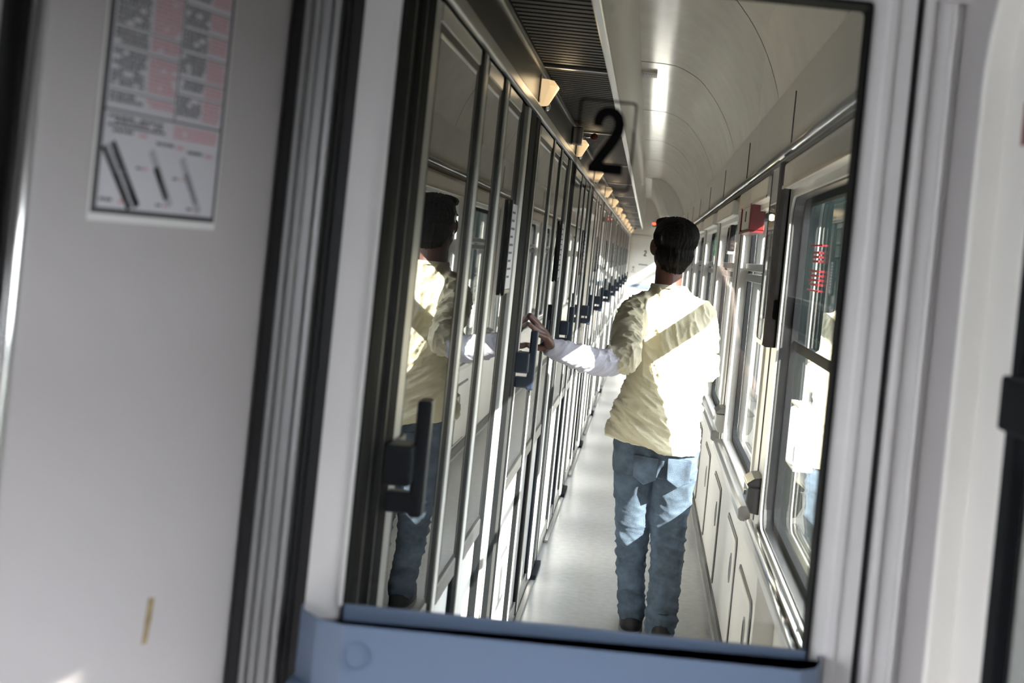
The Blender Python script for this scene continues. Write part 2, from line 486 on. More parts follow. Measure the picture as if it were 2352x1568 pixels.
# ------------------------------------------------------------------ end wall
r = empty('wall_end', (0, YE, 0)); o = (0, YE, 0)
MB(o).box(-.45, .55, YE, YE + .1, 0, 2.75).build('end_panel', 'panel', r)
MB(o).box(-.45, .55, YE - .06, YE, 1.96, 2.75).build('end_header', 'cream', r, .01)
struct(r, 'pale wall closing the far end of the corridor', 'wall')
r = empty('door_20', (0, YE, 0))
fr = MB(o).box(-.33, .30, YE - .03, YE, 0, 1.90).build('door_leaf', 'panel', r, .006)
MB(o).box(-.37, -.332, YE - .045, YE, 0, 1.94).box(.302, .34, YE - .045, YE, 0, 1.94).box(-.37, .34, YE - .045, YE, 1.905, 1.945).build('door_frame', 'cream', r, .004)
MB(o).box(-.40, .32, YE - .085, YE - .05, .91, .97).build('push_bar', 'tray', r, .006)
MB(o).box(-.18, .0, YE - .034, YE - .031, 1.355, 1.373).build('print_line', 'greyp', r)
struct(r, 'pale sliding door at the far end of the corridor', 'door')

TWO = [(.04, .70), (.05, .82), (.13, .93), (.27, .99), (.44, 1.0), (.62, .975), (.75, .89), (.81, .76), (.79, .63), (.70, .50), (.55, .34), (.36, .165), (.84, .165), (.84, 0), (.0, 0), (.0, .10),
       (.34, .44), (.47, .58), (.55, .70), (.55, .78), (.49, .845), (.41, .86), (.32, .83), (.275, .76), (.27, .69)]
def digit_two(mb, x0, z0, h, y, th=.0012):
    mb.prism([(x0 + px * h * .62, z0 + pz * h) for px, pz in TWO], 'y', y - th, y)
    return mb
m = digit_two(MB((0, YE, 1.66)), -.10, 1.535, .115, YE - .0305); ob = m.build('class_number_sign', 'blackp'); tag(ob, 'small black 2 on the far end door', 'sign')
r = empty('notice_plate', (-.30, YE - .03, 1.36)); oo = (-.30, YE - .03, 1.36)
MB(oo).box(-.325, -.225, YE - .033, YE - .0305, 1.19, 1.33).build('plate', 'white', r)
MB(oo).ell((-.275, YE - .034, 1.295), (.016, .002, .018)).ell((-.275, YE - .034, 1.245), (.013, .002, .013)).box(-.315, -.235, YE - .035, YE - .033, 1.200, 1.208).build('print_pattern', 'greyp', r)
tag(r, 'small white notice with pictograms low on the far end door', 'notice')
r = empty('display_sign', (.07, YE - .06, 2.17)); oo = (.07, YE - .06, 2.17)
MB(oo).box(-.02, .30, YE - .12, YE - .061, 2.10, 2.25).build('housing', 'cream', r, .006)
MB(oo).ell((.05, YE - .122, 2.185), (.036, .006, .026)).build('indicator', 'led', r, smooth=True)
MB(oo).box(.015, .27, YE - .1215, YE - .1195, 2.125, 2.225).build('screen', 'dgrey', r)
tag(r, 'small display box with a glowing red light above the end door', 'sign')

# ------------------------------------------------------------------ lamps along the bulkhead
def make_lamp():
    o = (XL, Y0 + PITCH, 1.965); r = empty('wall_lamp', o); y = Y0 + PITCH
    sec = lambda z, w_, d: [(XL, y - w_, z), (XL + d * .55, y - w_ * .95, z), (XL + d, y - w_ * .45, z), (XL + d, y + w_ * .45, z), (XL + d * .55, y + w_ * .95, z), (XL, y + w_, z)]
    MB(o).loft([sec(1.940, .020, .020), sec(1.944, .026, .028), sec(2.000, .046, .056), sec(2.018, .042, .040)]).build('lamp_shade', 'lamp', r, .002)
    MB(o).box(XL, XL + .004, y - .05, y + .05, 1.945, 2.03).build('back_plate', 'alud', r, .002)
    MB(o).ell((XL + .012, y + .13, 1.955), (.012, .012, .018)).build('switch', 'steel', r, smooth=True)
    return r
lamps = [make_lamp()]
for k in range(1, 11):
    c = copy_tree(lamps[0]); c.location = (XL, Y0 + PITCH * (k + 1), 1.965); lamps.append(c)
for k, c in enumerate(lamps):
    tag(c, 'lit warm wall lamp on the dark bulkhead, %s from the vestibule door' % (names[k] if k else 'largest and nearest'), 'lamp', 'wall lamps over the compartment doors')
for c in lamps:
    ld = bpy.data.lights.new('lamp_glow', 'POINT'); ld.energy = .3; ld.color = (1, .72, .42); ld.shadow_soft_size = .03
    lo = bpy.data.objects.new('lamp_glow', ld); COL.objects.link(lo); lo.parent = c; lo.location = (.075, 0, .03)

# red brake handles hanging under the slats
def make_brake(y, label):
    o = (XL, y, 1.99); r = empty('brake_handle', o)
    MB(o).box(XL + .0, XL + .045, y - .035, y + .035, 1.965, 2.04).build('housing', 'alud', r, .006)
    MB(o).tube([(XL + .04, y, 2.0), (XL + .085, y, 2.005)], .004, 10).build('stem', 'steel', r, smooth=True)
    MB(o).ell((XL + .095, y, 2.007), (.016, .012, .016)).build('knob', 'red', r, smooth=True)
    tag(r, label, 'brake handle')
make_brake(5.55, 'red ball brake handle on the bulkhead, behind the large number 2')
make_brake(22.7, 'tiny red ball brake handle near the far end of the slatted strip')

# ceiling air grille
r = empty('air_grille', (-.2, 8., 2.66)); oo = (-.2, 8., 2.66)
MB(oo).box(-.155, -.06, 7.90, 8.08, 2.652, 2.668).build('grille_frame', 'cream', r, .003)
m = MB(oo)
for i in range(9): m.box(-.150 + i * .010, -.145 + i * .010, 7.915, 8.065, 2.648, 2.653)
m.build('grille_slot', 'dgrey', r)
tag(r, 'small ribbed air grille on the glossy ceiling', 'air grille')

# ------------------------------------------------------------------ things on the window wall
r = empty('display_case', (.43, 4.15, 1.26)); oo = (.43, 4.15, 1.26)
MB(oo).box(.402, .447, 4.115, 4.375, 1.25, 1.86).build('case', 'dark', r, .008, seg=3)
MB(oo).ring(rrect(4.118, 4.372, 1.253, 1.857, .03), rrect(4.13, 4.36, 1.268, 1.842, .025), 'x', .398, .403).build('case_rim', 'black', r)
MB(oo).prism(rrect(4.13, 4.36, 1.268, 1.842, .025), 'x', .3995, .4015).build('case_glass', 'acryl', r)
tag(r, 'tall dark framed glass case on the pier between the first two windows', 'display case')

def make_ash(k, y, body, lid, label):
    o = (.44, y, .70); r = empty('ashtray', o)
    MB(o).prism([(.447, .695), (.415, .70), (.398, .735), (.402, .785), (.447, .785)], 'y', y - .075, y + .075).build('bin', body, r, .006)
    MB(o).prism([(.447, .788), (.400, .788), (.396, .797), (.42, .815), (.447, .82)], 'y', y - .08, y + .08).build('lid', lid, r, .004)
    MB(o).box(.394, .401, y - .012, y + .012, .75, .765).build('catch', 'steel', r)
    tag(r, label, 'ashtray', 'ashtrays on the piers')
for k, (a, b) in enumerate(WIN[:6]):
    make_ash(k, b + .17, 'black' if k == 0 else 'white', 'black' if k == 0 else 'alud',
             'black ashtray bin on the pier under the glass case' if k == 0 else 'pale metal ashtray bin on the pier after the %s window' % names[k])

r = empty('control_box', (.44, 6.66, 1.6)); oo = (.44, 6.66, 1.6)
MB(oo).box(.415, .447, 6.62, 6.74, 1.58, 1.72).build('box_body', 'black', r, .006)
MB(oo).box(.410, .447, 6.62, 6.74, 1.565, 1.578).build('base_strip', 'white', r, .002)
tag(r, 'small black box on the pier beside the second window', 'control box')

r = empty('exit_sign', (.445, 8.75, 1.6)); oo = (.445, 8.75, 1.6)
MB(oo).box(.445, .4475, 8.56, 8.74, 1.57, 1.72).build('plate', 'greenp', r)
MB(oo).box(.4437, .445, 8.575, 8.66, 1.60, 1.69).build('pictogram', 'white', r)
MB(oo).box(.445, .4475, 8.56, 8.74, 1.47, 1.56).build('lower_plate', 'white', r)
MB(oo).box(.4437, .445, 8.62, 8.68, 1.485, 1.515).build('arrow', 'greenp', r)
tag(r, 'green emergency exit sign on the pier past the black box', 'sign')

r = empty('hammer_box', (.44, 5.6, 1.72)); oo = (.44, 5.6, 1.72)
MB(oo).box(.405, .462, 5.25, 5.72, 1.665, 1.765).build('cover', 'white', r, .005)
MB(oo).box(.400, .463, 5.20, 5.247, 1.66, 1.77).build('end_cap', 'red', r, .004)
MB(oo).box(.400, .463, 5.722, 5.745, 1.65, 1.77).build('end_cap', 'red', r, .004)
MB(oo).box(.398, .46, 5.20, 5.745, 1.650, 1.659).build('lower_rim', 'red', r)
MB(oo).box(.402, .4055, 5.48, 5.51, 1.70, 1.745).build('keyhole', 'black', r)
tag(r, 'red and white box mounted at the top of the second window', 'emergency box')

# red stickers on the first window's glass
r = empty('window_sticker', (XG - .004, 3.9, 1.5)); oo = (XG - .004, 3.9, 1.5)
m = MB(oo)
xs0, xs1 = XG - .0042, XG - .0032
m.box(xs0, xs1, 3.60, 3.86, 1.585, 1.590); m.box(xs0, xs1, 3.60, 3.86, 1.452, 1.457)
for i in range(3): m.box(xs0, xs1, 3.65, 3.78 + .02 * (i % 2), 1.563 - i * .013, 1.570 - i * .013)
for i in range(4): m.box(xs0, xs1, 3.61, 3.84 - .03 * (i % 2), 1.508 - i * .013, 1.515 - i * .013)
m.build('red_print', 'redp', r)
tag(r, 'red printed sticker on the glass of the first window', 'sticker')
r = empty('notice_pocket', (.48, 3.69, 1.0)); oo = (.48, 3.69, 1.0)
MB(oo).box(.474, .476, 3.60, 3.78, .945, 1.115).build('pocket_front', 'acryl', r)
MB(oo).ring(sqr(3.593, 3.787, .938, 1.122, 1), sqr(3.600, 3.780, .945, 1.115, 1), 'x', .470, .490).build('pocket_rim', 'white', r)
MB(oo).box(.480, .482, 3.63, 3.70, .95, 1.08).build('leaflet', 'paper', r)
tag(r, 'clear acrylic leaflet pocket on the first window', 'leaflet holder')

# hatches low in the wall
def make_hatch(a, b, z1, label):
    o = (XR, a, 0); r = empty('wall_hatch', o)
    MB(o).ring(rrect(a - .012, b + .012, .085, z1 + .012, .035), rrect(a, b, .097, z1, .03), 'x', XR - .004, XR + .004).build('hatch_joint', 'dgrey', r)
    MB(o).prism(rrect(a + .001, b - .001, .098, z1 - .001, .03), 'x', XR - .009, XR + .001).build('hatch_door', 'cream', r, .003)
    MB(o).ell((XR - .0095, a + .10, z1 - .12), (.003, .022, .045)).build('finger_hole', 'dgrey', r, smooth=True)
    MB(o).ring([(a + .10 + .030 * math.cos(t * PI / 10), z1 - .12 + .056 * math.sin(t * PI / 10)) for t in range(20)], [(a + .10 + .022 * math.cos(t * PI / 10), z1 - .12 + .046 * math.sin(t * PI / 10)) for t in range(20)], 'x', XR - .013, XR - .008).build('finger_rim', 'alud', r)
    tag(r, label, 'wall hatch', 'hatches below the windows')
for i, y in enumerate((3.92, 4.62, 5.62, 6.6, 7.6, 8.6)):
    make_hatch(y, y + .50, .50 if i else .46, 'cream wall hatch with oval finger hole near the floor, %s from the door' % names[i])

# ------------------------------------------------------------------ vestibule
P1 = Vector((-.462, 1.55, 0)); T = Vector((.30, .954, 0)).normalized(); NRM = Vector((T.y, -T.x, 0))
def PW(s_, d, z):            # s_ metres back along the slanted panel, d out of it
    q = P1 - T * s_ + NRM * d; return (q.x, q.y, z)
def slab(mb, s0, s1, d0, d1, z0, z1):
    return mb.add([PW(s, d, z) for s in (s0, s1) for d in (d0, d1) for z in (z0, z1)],
                  [(0, 1, 3, 2), (4, 6, 7, 5), (0, 4, 5, 1), (2, 3, 7, 6), (0, 2, 6, 4), (1, 5, 7, 3)])
m = MB(); slab(m, .0, .392, -.04, 0, 0, 2.5); struct(m.build('wall_slanted', 'vest', bevel=.004), 'smooth grey slanted panel beside the vestibule door', 'wall')
m = MB(); slab(m, .392, .440, -.04, -.02, 0, 2.5); m2 = m.build('trim_10', 'rubber')
struct(m2, 'black gap at the left end of the slanted panel', 'trim')
m = MB(); m.tube([PW(.404, .000, 0), PW(.404, .000, 2.5)], .0085, 14); struct(m.build('trim_11', 'steel', smooth=True), 'bright metal edge strip at the left end of the slanted panel', 'trim')
m = MB(); slab(m, .440, .50, -.04, -.004, 0, 2.5); struct(m.build('wall_entry', 'vest', bevel=.004), 'grey vestibule wall at the far left edge', 'wall')
# frame of the vestibule door, left: ribbed extrusion
m = MB(); m.box(-.462, -.448, YD - .012, YD + .06, 0, 2.5); struct(m.build('trim_12', 'rubber'), 'dark seal between slanted panel and door frame', 'trim')
m = MB()
m.box(-.4475, -.4395, YD - .010, YD + .05, 0, 2.5); m.box(-.4395, -.4325, YD - .004, YD + .05, 0, 2.5); m.box(-.4325, -.4275, YD - .014, YD + .05, 0, 2.5)
m.box(-.4275, -.4150, YD - .006, YD + .05, 0, 2.5); m.box(-.4150, -.4118, YD + .004, YD + .05, 0, 2.5); m.box(-.4118, -.4035, YD - .010, YD + .05, 0, 2.5)
struct(m.build('trim_13', 'alud', bevel=.0015), 'ribbed grey metal frame strip left of the vestibule door', 'trim')
m = MB().box(-.4035, -.376, YD + .010, YD + .06, 0, 2.5); m.box(-.398, -.395, YD + .004, YD + .012, 0, 2.5)
struct(m.build('trim_14', 'rubber'), 'black rubber gap left of the vestibule door', 'trim')
# the door itself
r = empty('door_30', (0, YD, 0)); o = (0, YD, 0)
lf = MB(o).ring(sqr(-.376, .298, .02, 2.02), rrect(-.330, .243, 1.0, 1.838, .006), 'y', YD - .004, YD + .036).build('door_leaf', 'leaf', r, .003)
MB(o).box(-.374, .296, YD - .002, YD + .034, .02, .02 + .001)
MB(o).ring(rrect(-.331, .244, .999, 1.839, .006), rrect(-.327, .2395, 1.003, 1.8345, .006), 'y', YD - .008, YD + .038).build('glazing_bead', 'dark', r)
MB(o).box(-.3345, -.3295, YD - .011, YD - .002, 1.04, 1.836).build('bead_highlight', 'white', r, .002)  # white strip put in as the bright highlight along the bead
MB(o).box(.262, .276, YD - .009, YD + .002, .02, 2.0).build('stile_rib', 'leaf', r, .003)
MB(o).prism(rrect(-.3285, .2415, 1.001, 1.8365, .004), 'y', YD + .012, YD + .017).build('glass_pane', 'dglass', r)
# channel shaped pull bar
prof = [(-.378, YD - .008), (-.372, YD - .035), (-.345, YD - .066), (-.31, YD - .080), (.225, YD - .080), (.246, YD - .066), (.256, YD - .035), (.258, YD - .008)]
inn = [(-.374, YD - .008), (-.368, YD - .033), (-.343, YD - .062), (-.31, YD - .076), (.224, YD - .076), (.243, YD - .063), (.252, YD - .034), (.254, YD - .008)]
hd = MB(o).prism(prof + inn[::-1], 'z', .956, 1.040).build('pull_bar', 'tray', r, .002)
MB(o).box(-.327, .24, YD - .011, YD - .003, .93, 1.043).build('bar_back_plate', 'tray', r, .002)
MB(o).box(-.375, .255, YD - .076, YD - .008, .955, .959).build('bar_floor', 'tray', r)
cx, cz, ra = -.292, 1.004, .0165
pts = [(cx + ra * math.cos(t * PI / 16), cz + ra * math.sin(t * PI / 16)) for t in range(32)]
pti = [(cx + ra * .84 * math.cos(t * PI / 16), cz + ra * .84 * math.sin(t * PI / 16)) for t in range(32)]
MB(o).ring(pts, pti, 'y', YD - .0822, YD - .079).build('round_boss', 'tray', hd)
struct(r, 'grey sliding door with a large glass pane and blue pull bar', 'door')
# class number on the glass
r = empty('class_number_decal', (-.065, YD + .012, 1.64)); oo = (-.065, YD + .012, 1.64)
yg = YD + .0115
digit_two(MB(oo), -.0865, 1.5985, .083, yg, .0006).build('number', 'blackp', r)
MB(oo).ring(rrect(-.1035, -.0315, 1.579, 1.690, .006), rrect(-.1005, -.0345, 1.582, 1.687, .0045), 'y', yg - .0006, yg).build('outline_box', 'blackp', r)
MB(oo).box(-.083, -.060, yg - .0006, yg, 1.5865, 1.5895).build('caption_line', 'blackp', r)
tag(r, 'black number 2 in an outlined box on the door glass', 'sign')
# right of the door
m = MB().box(.299, .308, YD + .012, YD + .06, 0, 2.5); struct(m.build('trim_15', 'rubber'), 'black rubber gap right of the vestibule door', 'trim')
m = MB().box(.3085, .318, YD - .016, YD + .06, 0, 2.5).box(.318, .3415, YD - .008, YD + .06, 0, 2.5).box(.3415, .347, YD - .013, YD + .06, 0, 2.5).box(.347, .3545, YD - .006, YD + .06, 0, 2.5)
struct(m.build('trim_16', 'leaf', bevel=.002), 'stepped grey frame strip right of the vestibule door', 'trim')
m = MB().box(-.48, .40, YD + .05, YD + .075, 1.98, 2.7).box(.305, .46, YD + .06, YD + .08, 0, 2.7).box(-.60, -.376, YD + .06, YD + .075, 0, 2.7)
struct(m.build('wall_front', 'vest'), 'partition around the vestibule door', 'wall')
m = MB().box(.312, .372, YD - .10, YD - .012, 1.845, 2.1); struct(m.build('trim_17', 'leaf', bevel=.008), 'grey header box at the top right of the door', 'trim')
m = MB().box(-.40, .312, YD - .06, YD - .005, 1.93, 2.2); struct(m.build('trim_18', 'leaf', bevel=.006), 'grey header over the vestibule door', 'trim')
# right vestibule wall with its window
XV = .3555; wa, wb, wz0, wz1 = -.55, 1.40, .62, 1.885
m = MB()
m.box(XV, XV + .10, wb, YD + .06, 0, 2.5); m.box(XV, XV + .10, -1.6, wa, 0, 2.5); m.box(XV, XV + .10, wa, wb, 0, wz0); m.box(XV, XV + .10, wa, wb, wz1, 2.5)
m.ring(sqr(wa, wb, wz0, wz1, 8), rrect(wa + .002, wb - .002, wz0 + .002, wz1 - .002, .17, 8), 'x', XV, XV + .10)
struct(m.build('wall_vestibule', 'vest', bevel=.003), 'grey outer wall of the vestibule around its window', 'wall')
r = empty('window_30', (XV, .5, 1.2)); o = (XV, .5, 1.2)
MB(o).ring(rrect(wa + .001, wb - .001, wz0 + .001, wz1 - .001, .17, 8), rrect(wa + .10, wb - .12, wz0 + .08, wz1 - .08, .12, 8), 'x', XV + .02, XV + .035).build('window_frame', 'cream', r, .006)
MB(o).ring(rrect(wa - .001, wb + .001, wz0 - .001, wz1 + .001, .17, 8), rrect(wa + .012, wb - .012, wz0 + .012, wz1 - .012, .16, 8), 'x', XV - .008, XV + .024).build('window_rim', 'cream', r, .005, seg=3)
MB(o).ring(rrect(wa + .099, wb - .119, wz0 + .079, wz1 - .079, .12, 8), rrect(wa + .13, wb - .155, wz0 + .11, wz1 - .11, .10, 8), 'x', XV + .022, XV + .05).build('window_seal', 'dark', r, .002)
MB(o).box(XV + .008, XV + .05, wa + .12, wb - .135, 1.365, 1.42).build('hopper_bar', 'dark', r, .004)
MB(o).ring(rrect(wa + .135, wb - .162, wz0 + .115, 1.362, .03, 3), rrect(wa + .145, wb - .175, wz0 + .127, 1.352, .03, 3), 'x', XV + .034, XV + .048).build('lower_sash', 'alu', r)
MB(o).ring(rrect(wa + .135, wb - .162, 1.424, wz1 - .115, .03, 3), rrect(wa + .145, wb - .175, 1.435, wz1 - .127, .03, 3), 'x', XV + .034, XV + .048).build('upper_sash', 'alu', r)
MB(o).prism(rrect(wa + .125, wb - .15, wz0 + .105, wz1 - .105, .10, 8), 'x', XV + .046, XV + .050).build('window_pane', 'clear', r)
struct(r, 'window with rounded corner at the right edge of the vestibule', 'window')
r = empty('red_label', (XV, 1.2, 1.7)); oo = (XV, 1.2, 1.7)
MB(oo).box(XV + .017, XV + .0196, 1.285, 1.312, 1.655, 1.70).build('plate', 'red', r, .0005)
tag(r, 'small red label at the right edge beside the vestibule window', 'label')
# back, left and top of the vestibule
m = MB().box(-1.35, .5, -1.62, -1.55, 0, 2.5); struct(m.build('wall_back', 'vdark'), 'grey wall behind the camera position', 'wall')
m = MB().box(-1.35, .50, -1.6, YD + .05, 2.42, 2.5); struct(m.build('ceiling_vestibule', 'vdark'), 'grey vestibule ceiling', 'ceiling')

q = PW(.50, -.04, 0)
m = MB().box(-1.35, q[0] + .02, q[1] - .02, q[1] + .04, 0, 2.5); struct(m.build('wall_side', 'vest'), 'grey wall between the vestibule and the compartments', 'wall')
m = MB().box(-1.35, -1.3, -1.62, -1.3, 0, 2.5).box(-1.35, -1.3, .85, 1.15, 0, 2.5).box(-1.35, -1.3, -1.3, .85, 0, .45).box(-1.35, -1.3, -1.3, .85, 1.85, 2.5)
struct(m.build('wall_far_left', 'vest'), 'outer wall on the left of the vestibule', 'wall')
r = empty('window_31', (-1.32, -.17, 1.15)); o = (-1.32, -.17, 1.15)
MB(o).ring(rrect(-1.31, .86, .44, 1.86, .08), rrect(-1.26, .81, .49, 1.81, .07), 'x', -1.33, -1.29).build('window_frame', 'dark', r, .003)
MB(o).prism(rrect(-1.27, .82, .48, 1.82, .07), 'x', -1.315, -1.310).build('window_pane', 'clear', r)
struct(r, 'door window on the left of the vestibule', 'window')
# screws and marks
m = MB().ell((-.4215, YD - .006, 1.80), (.0022, .0015, .0022)); 
tag(m.build('screw_head', 'black', smooth=True), 'tiny dark screw on the ribbed frame strip', 'screw')
m = MB()
m.add([PW(.168, .0006, 1.021), PW(.160, .0006, 1.020), PW(.156, .0006, 1.045), PW(.154, .0006, 1.070), PW(.164, .0006, 1.072), PW(.166, .0006, 1.05)] + [PW(.168, -.001, 1.021), PW(.160, -.001, 1.020), PW(.156, -.001, 1.045), PW(.154, -.001, 1.070), PW(.164, -.001, 1.072), PW(.166, -.001, 1.05)],
      [(0, 1, 2, 3, 4, 5), (11, 10, 9, 8, 7, 6)] + [(i, i + 6, (i + 1) % 6 + 6, (i + 1) % 6) for i in range(6)])
tag(m.build('paint_chip', 'rust'), 'tan bare patch low on the slanted grey panel', 'patch')

# ------------------------------------------------------------------ emergency notice on the slanted panel
S0, S1, Z0, Z1 = .314, .119, 1.490, 1.86
r = empty('safety_notice', PW((S0 + S1) / 2, 0, Z0)); o = tuple(r.location)
W_ = S0 - S1
def sl(mb, fa, fb, z0, z1, d0, d1): return slab(mb, S0 - fa * W_, S0 - fb * W_, d0, d1, z0, z1)
m = MB(o); sl(m, -.02, 1.015, Z0 - .008, Z1, 0.0002, .0012); m.build('board', 'white', r)
m = MB(o); sl(m, 0, 1, Z0, Z1, .0012, .0018); m.build('dark_border', 'greyp', r)
m = MB(o); sl(m, .035, .97, Z0 + .006, Z1, .0018, .0024); m.build('sheet', 'paper', r)
bk, pk = MB(o), MB(o)
D0, D1 = .0024, .0027
def textlines(mb, fa, fb, z0, z1, lh, dens=.8):
    z = z1
    while z - lh * .6 > z0:
        x = fa
        while x < fb - .008:
            w_ = random.uniform(.012, .05); e = min(x + w_, fb)
            if random.random() < dens: sl(mb, x, e, z - lh * .62, z, D0, D1)
            x = e + .008
        z -= lh
rows1 = [(1.601, 1.612), (1.617, 1.655), (1.662, 1.676), (1.682, 1.722), (1.73, 1.775), (1.782, 1.83), (1.835, 1.858)]
rows2 = [(1.600, 1.622), (1.627, 1.640), (1.645, 1.668), (1.674, 1.694), (1.701, 1.720), (1.727, 1.765), (1.772, 1.80), (1.806, 1.856)]
for z0, z1 in rows1:
    textlines(bk, .05, .30, z0, z1, .0052, .82); textlines(pk, .33, .55, z0, z1, .0046, .95)
    sl(bk, .045, .56, z1 + .0022, z1 + .0032, D0, D1)
for z0, z1 in rows2:
    textlines(bk, .58, .785, z0, z1, .0052, .82); textlines(pk, .80, .955, z0, z1, .0046, .95)
    sl(bk, .57, .965, z1 + .0018, z1 + .0028, D0, D1)
sl(bk, .03, .975, 1.5935, 1.5955, D0, D1); sl(bk, .560, .568, 1.596, Z1, D0, D1)
textlines(bk, .06, .50, 1.578, 1.590, .0045, .9); textlines(pk, .57, .94, 1.573, 1.590, .005, .95)
textlines(bk, .10, .26, 1.571, 1.576, .0052, 1); textlines(pk, .30, .36, 1.569, 1.575, .0052, 1)
textlines(bk, .44, .58, 1.5645, 1.570, .0052, 1); textlines(pk, .60, .66, 1.5645, 1.569, .0052, 1)
textlines(bk, .70, .83, 1.5610, 1.566, .0052, 1); textlines(pk, .86, .92, 1.559, 1.565, .0052, 1)
textlines(bk, .05, .15, 1.501, 1.506, .0052, 1); textlines(pk, .19, .26, 1.499, 1.505, .0052, 1)
for fx, z in ((.30, 1.541), (.60, 1.535), (.48, 1.505), (.74, 1.504)): textlines(bk, fx, fx + .05, z - .003, z, .004, 1); textlines(pk, fx + .06, fx + .10, z - .003, z, .004, 1)
def bar(mb, f0, z0, f1, z1, wd):
    a = Vector((f0 * W_, z0)); b = Vector((f1 * W_, z1)); n = (b - a).normalized(); n = Vector((-n.y, n.x)) * wd / 2
    q = [a + n, b + n, b - n, a - n]
    mb.add([PW(S0 - p.x, d, p.y) for d in (D0, D1) for p in q], [(0, 1, 2, 3), (7, 6, 5, 4), (0, 4, 5, 1), (1, 5, 6, 2), (2, 6, 7, 3), (3, 7, 4, 0)])
gd = MB(o)
ik = MB(o); bar(ik, .105, 1.562, .335, 1.500, .0085); bar(ik, .045, 1.557, .275, 1.497, .0065); bar(gd, .075, 1.560, .305, 1.4985, .012)
for t in (.25, .42, .60): bar(pk if 0 else bk, .075 + .2 * t, 1.56 - .052 * t, .115 + .2 * t, 1.563 - .052 * t, .002)
bar(ik, .45, 1.543, .565, 1.511, .0075); bar(gd, .405, 1.560, .60, 1.504, .009); bar(ik, .705, 1.541, .815, 1.510, .0075); bar(gd, .66, 1.557, .85, 1.500, .009)
bk.build('black_lettering', 'greyp', r); pk.build('pink_lettering', 'pinkp', r); ik.build('ink_drawing', 'blackp', r); gd.build('drawing', pbr('pale_print', (.36, .36, .38), .6), r)
tag(r, 'tall notice with black and pink text columns on the slanted panel', 'notice')

# ------------------------------------------------------------------ outside
m = MB().box(.9, 60, -165, 450, -1.3, -1.2); struct(m.build('ground_outside', 'grass'), 'trackside ground outside the windows', 'ground')
m = MB(); nx, ny = 22, 122; rings = []
for i in range(nx):
    rr = []
    for j in range(ny):
        y = -160 + j * 5.
        far = 1 / (1 + math.exp(-(y - 40) / 3.5)) + 1 / (1 + math.exp((y + 32) / 3.5))
        x = 16 - 12.6 * far + i * 1.6
        h = -1.2 + (3.5 + 17 * far) * (1 - math.exp(-i / (5 - 3.4 * far))) + (.6 + 1.2 * far) * noise.fractal(Vector((x * .3, y * .11, 3)), 1, 2, 5) * min(1, i / 3)
        rr.append((x, y, h if i else -1.4))
    rings.append(rr)
for i in range(3):                                   # unseen bank added to cut low light into the left vestibule window
    m.add([(-4.2 - i * .5, y_, -1.2 + i * .62 + dz) for y_ in (-12, 8) for dz in (0, .63)] + [(-4.7 - i * .5, y_, -1.2 + i * .62 + dz) for y_ in (-12, 8) for dz in (0, .63)],
          [(0, 2, 3, 1), (5, 7, 6, 4), (1, 3, 7, 5), (0, 4, 6, 2), (0, 1, 5, 4), (2, 6, 7, 3)])
struct(m.build('light_blocker_bank', 'hill'), 'unseen dark bank added to cut low light into the left vestibule window', 'hill')
m = MB()
vs = [p for q in rings for p in q]; fs = [(i * ny + j, i * ny + j + 1, (i + 1) * ny + j + 1, (i + 1) * ny + j) for i in range(nx - 1) for j in range(ny - 1)]
m.add(vs, fs); struct(m.build('hill', 'hill', smooth=True), 'dark wooded hillside seen through the corridor windows', 'hill')

# unseen added pillar outside, keeps sun off the door bar and panel
m = MB().box(8.0, 8.4, -5.56, -5.04, -1.3, 8.15).box(8.0, 8.4, -5.06, -4.62, -1.3, 7.59); struct(m.build('sun_blocker_outside', 'cream'), 'unseen added pillar standing beside the track', 'sun_blocker')

# ------------------------------------------------------------------ the boy in the corridor
def oring(cx, cy, z, a, b, n=36, p=2.4, tilt=(0, 0)):
    out = []
    for k in range(n):
        t = 2 * PI * k / n; c, s_ = math.cos(t), math.sin(t)
        x = a * math.copysign(abs(c) ** (2 / p), c); y = b * math.copysign(abs(s_) ** (2 / p), s_)
        out.append((cx + x, cy + y, z + tilt[0] * x + tilt[1] * y))
    return out
BY = 4.98                     # the boy's depth
def LY(z): return BY - .02 + max(0., z - .78) * .23    # he leans a little forward
# arm chain, left arm reaching back to the glass
SHO = Vector((-.022, LY(1.3) - .04, 1.308)); ELB = Vector((-.062, 4.70, 1.112)); WRI = Vector((-.306, 4.455, 1.150))
boy_hand = dict(
    palm=[(-.300, 4.46, 1.147), (-.325, 4.43, 1.166), (-.345, 4.41, 1.196)],
    index=[(-.338, 4.440, 1.208), (-.360, 4.405, 1.236), (-.377, 4.385, 1.254), (-.3865, 4.372, 1.264)],
    middle=[(-.338, 4.422, 1.206), (-.362, 4.385, 1.232), (-.379, 4.358, 1.250), (-.3872, 4.343, 1.259)],
    ring=[(-.334, 4.405, 1.199), (-.358, 4.370, 1.214), (-.376, 4.345, 1.227), (-.3870, 4.328, 1.236)],
    little=[(-.326, 4.392, 1.188), (-.343, 4.368, 1.196), (-.357, 4.350, 1.204), (-.368, 4.336, 1.211)],
    thumb=[(-.320, 4.448, 1.158), (-.345, 4.430, 1.150), (-.368, 4.400, 1.152), (-.3862, 4.372, 1.160)])
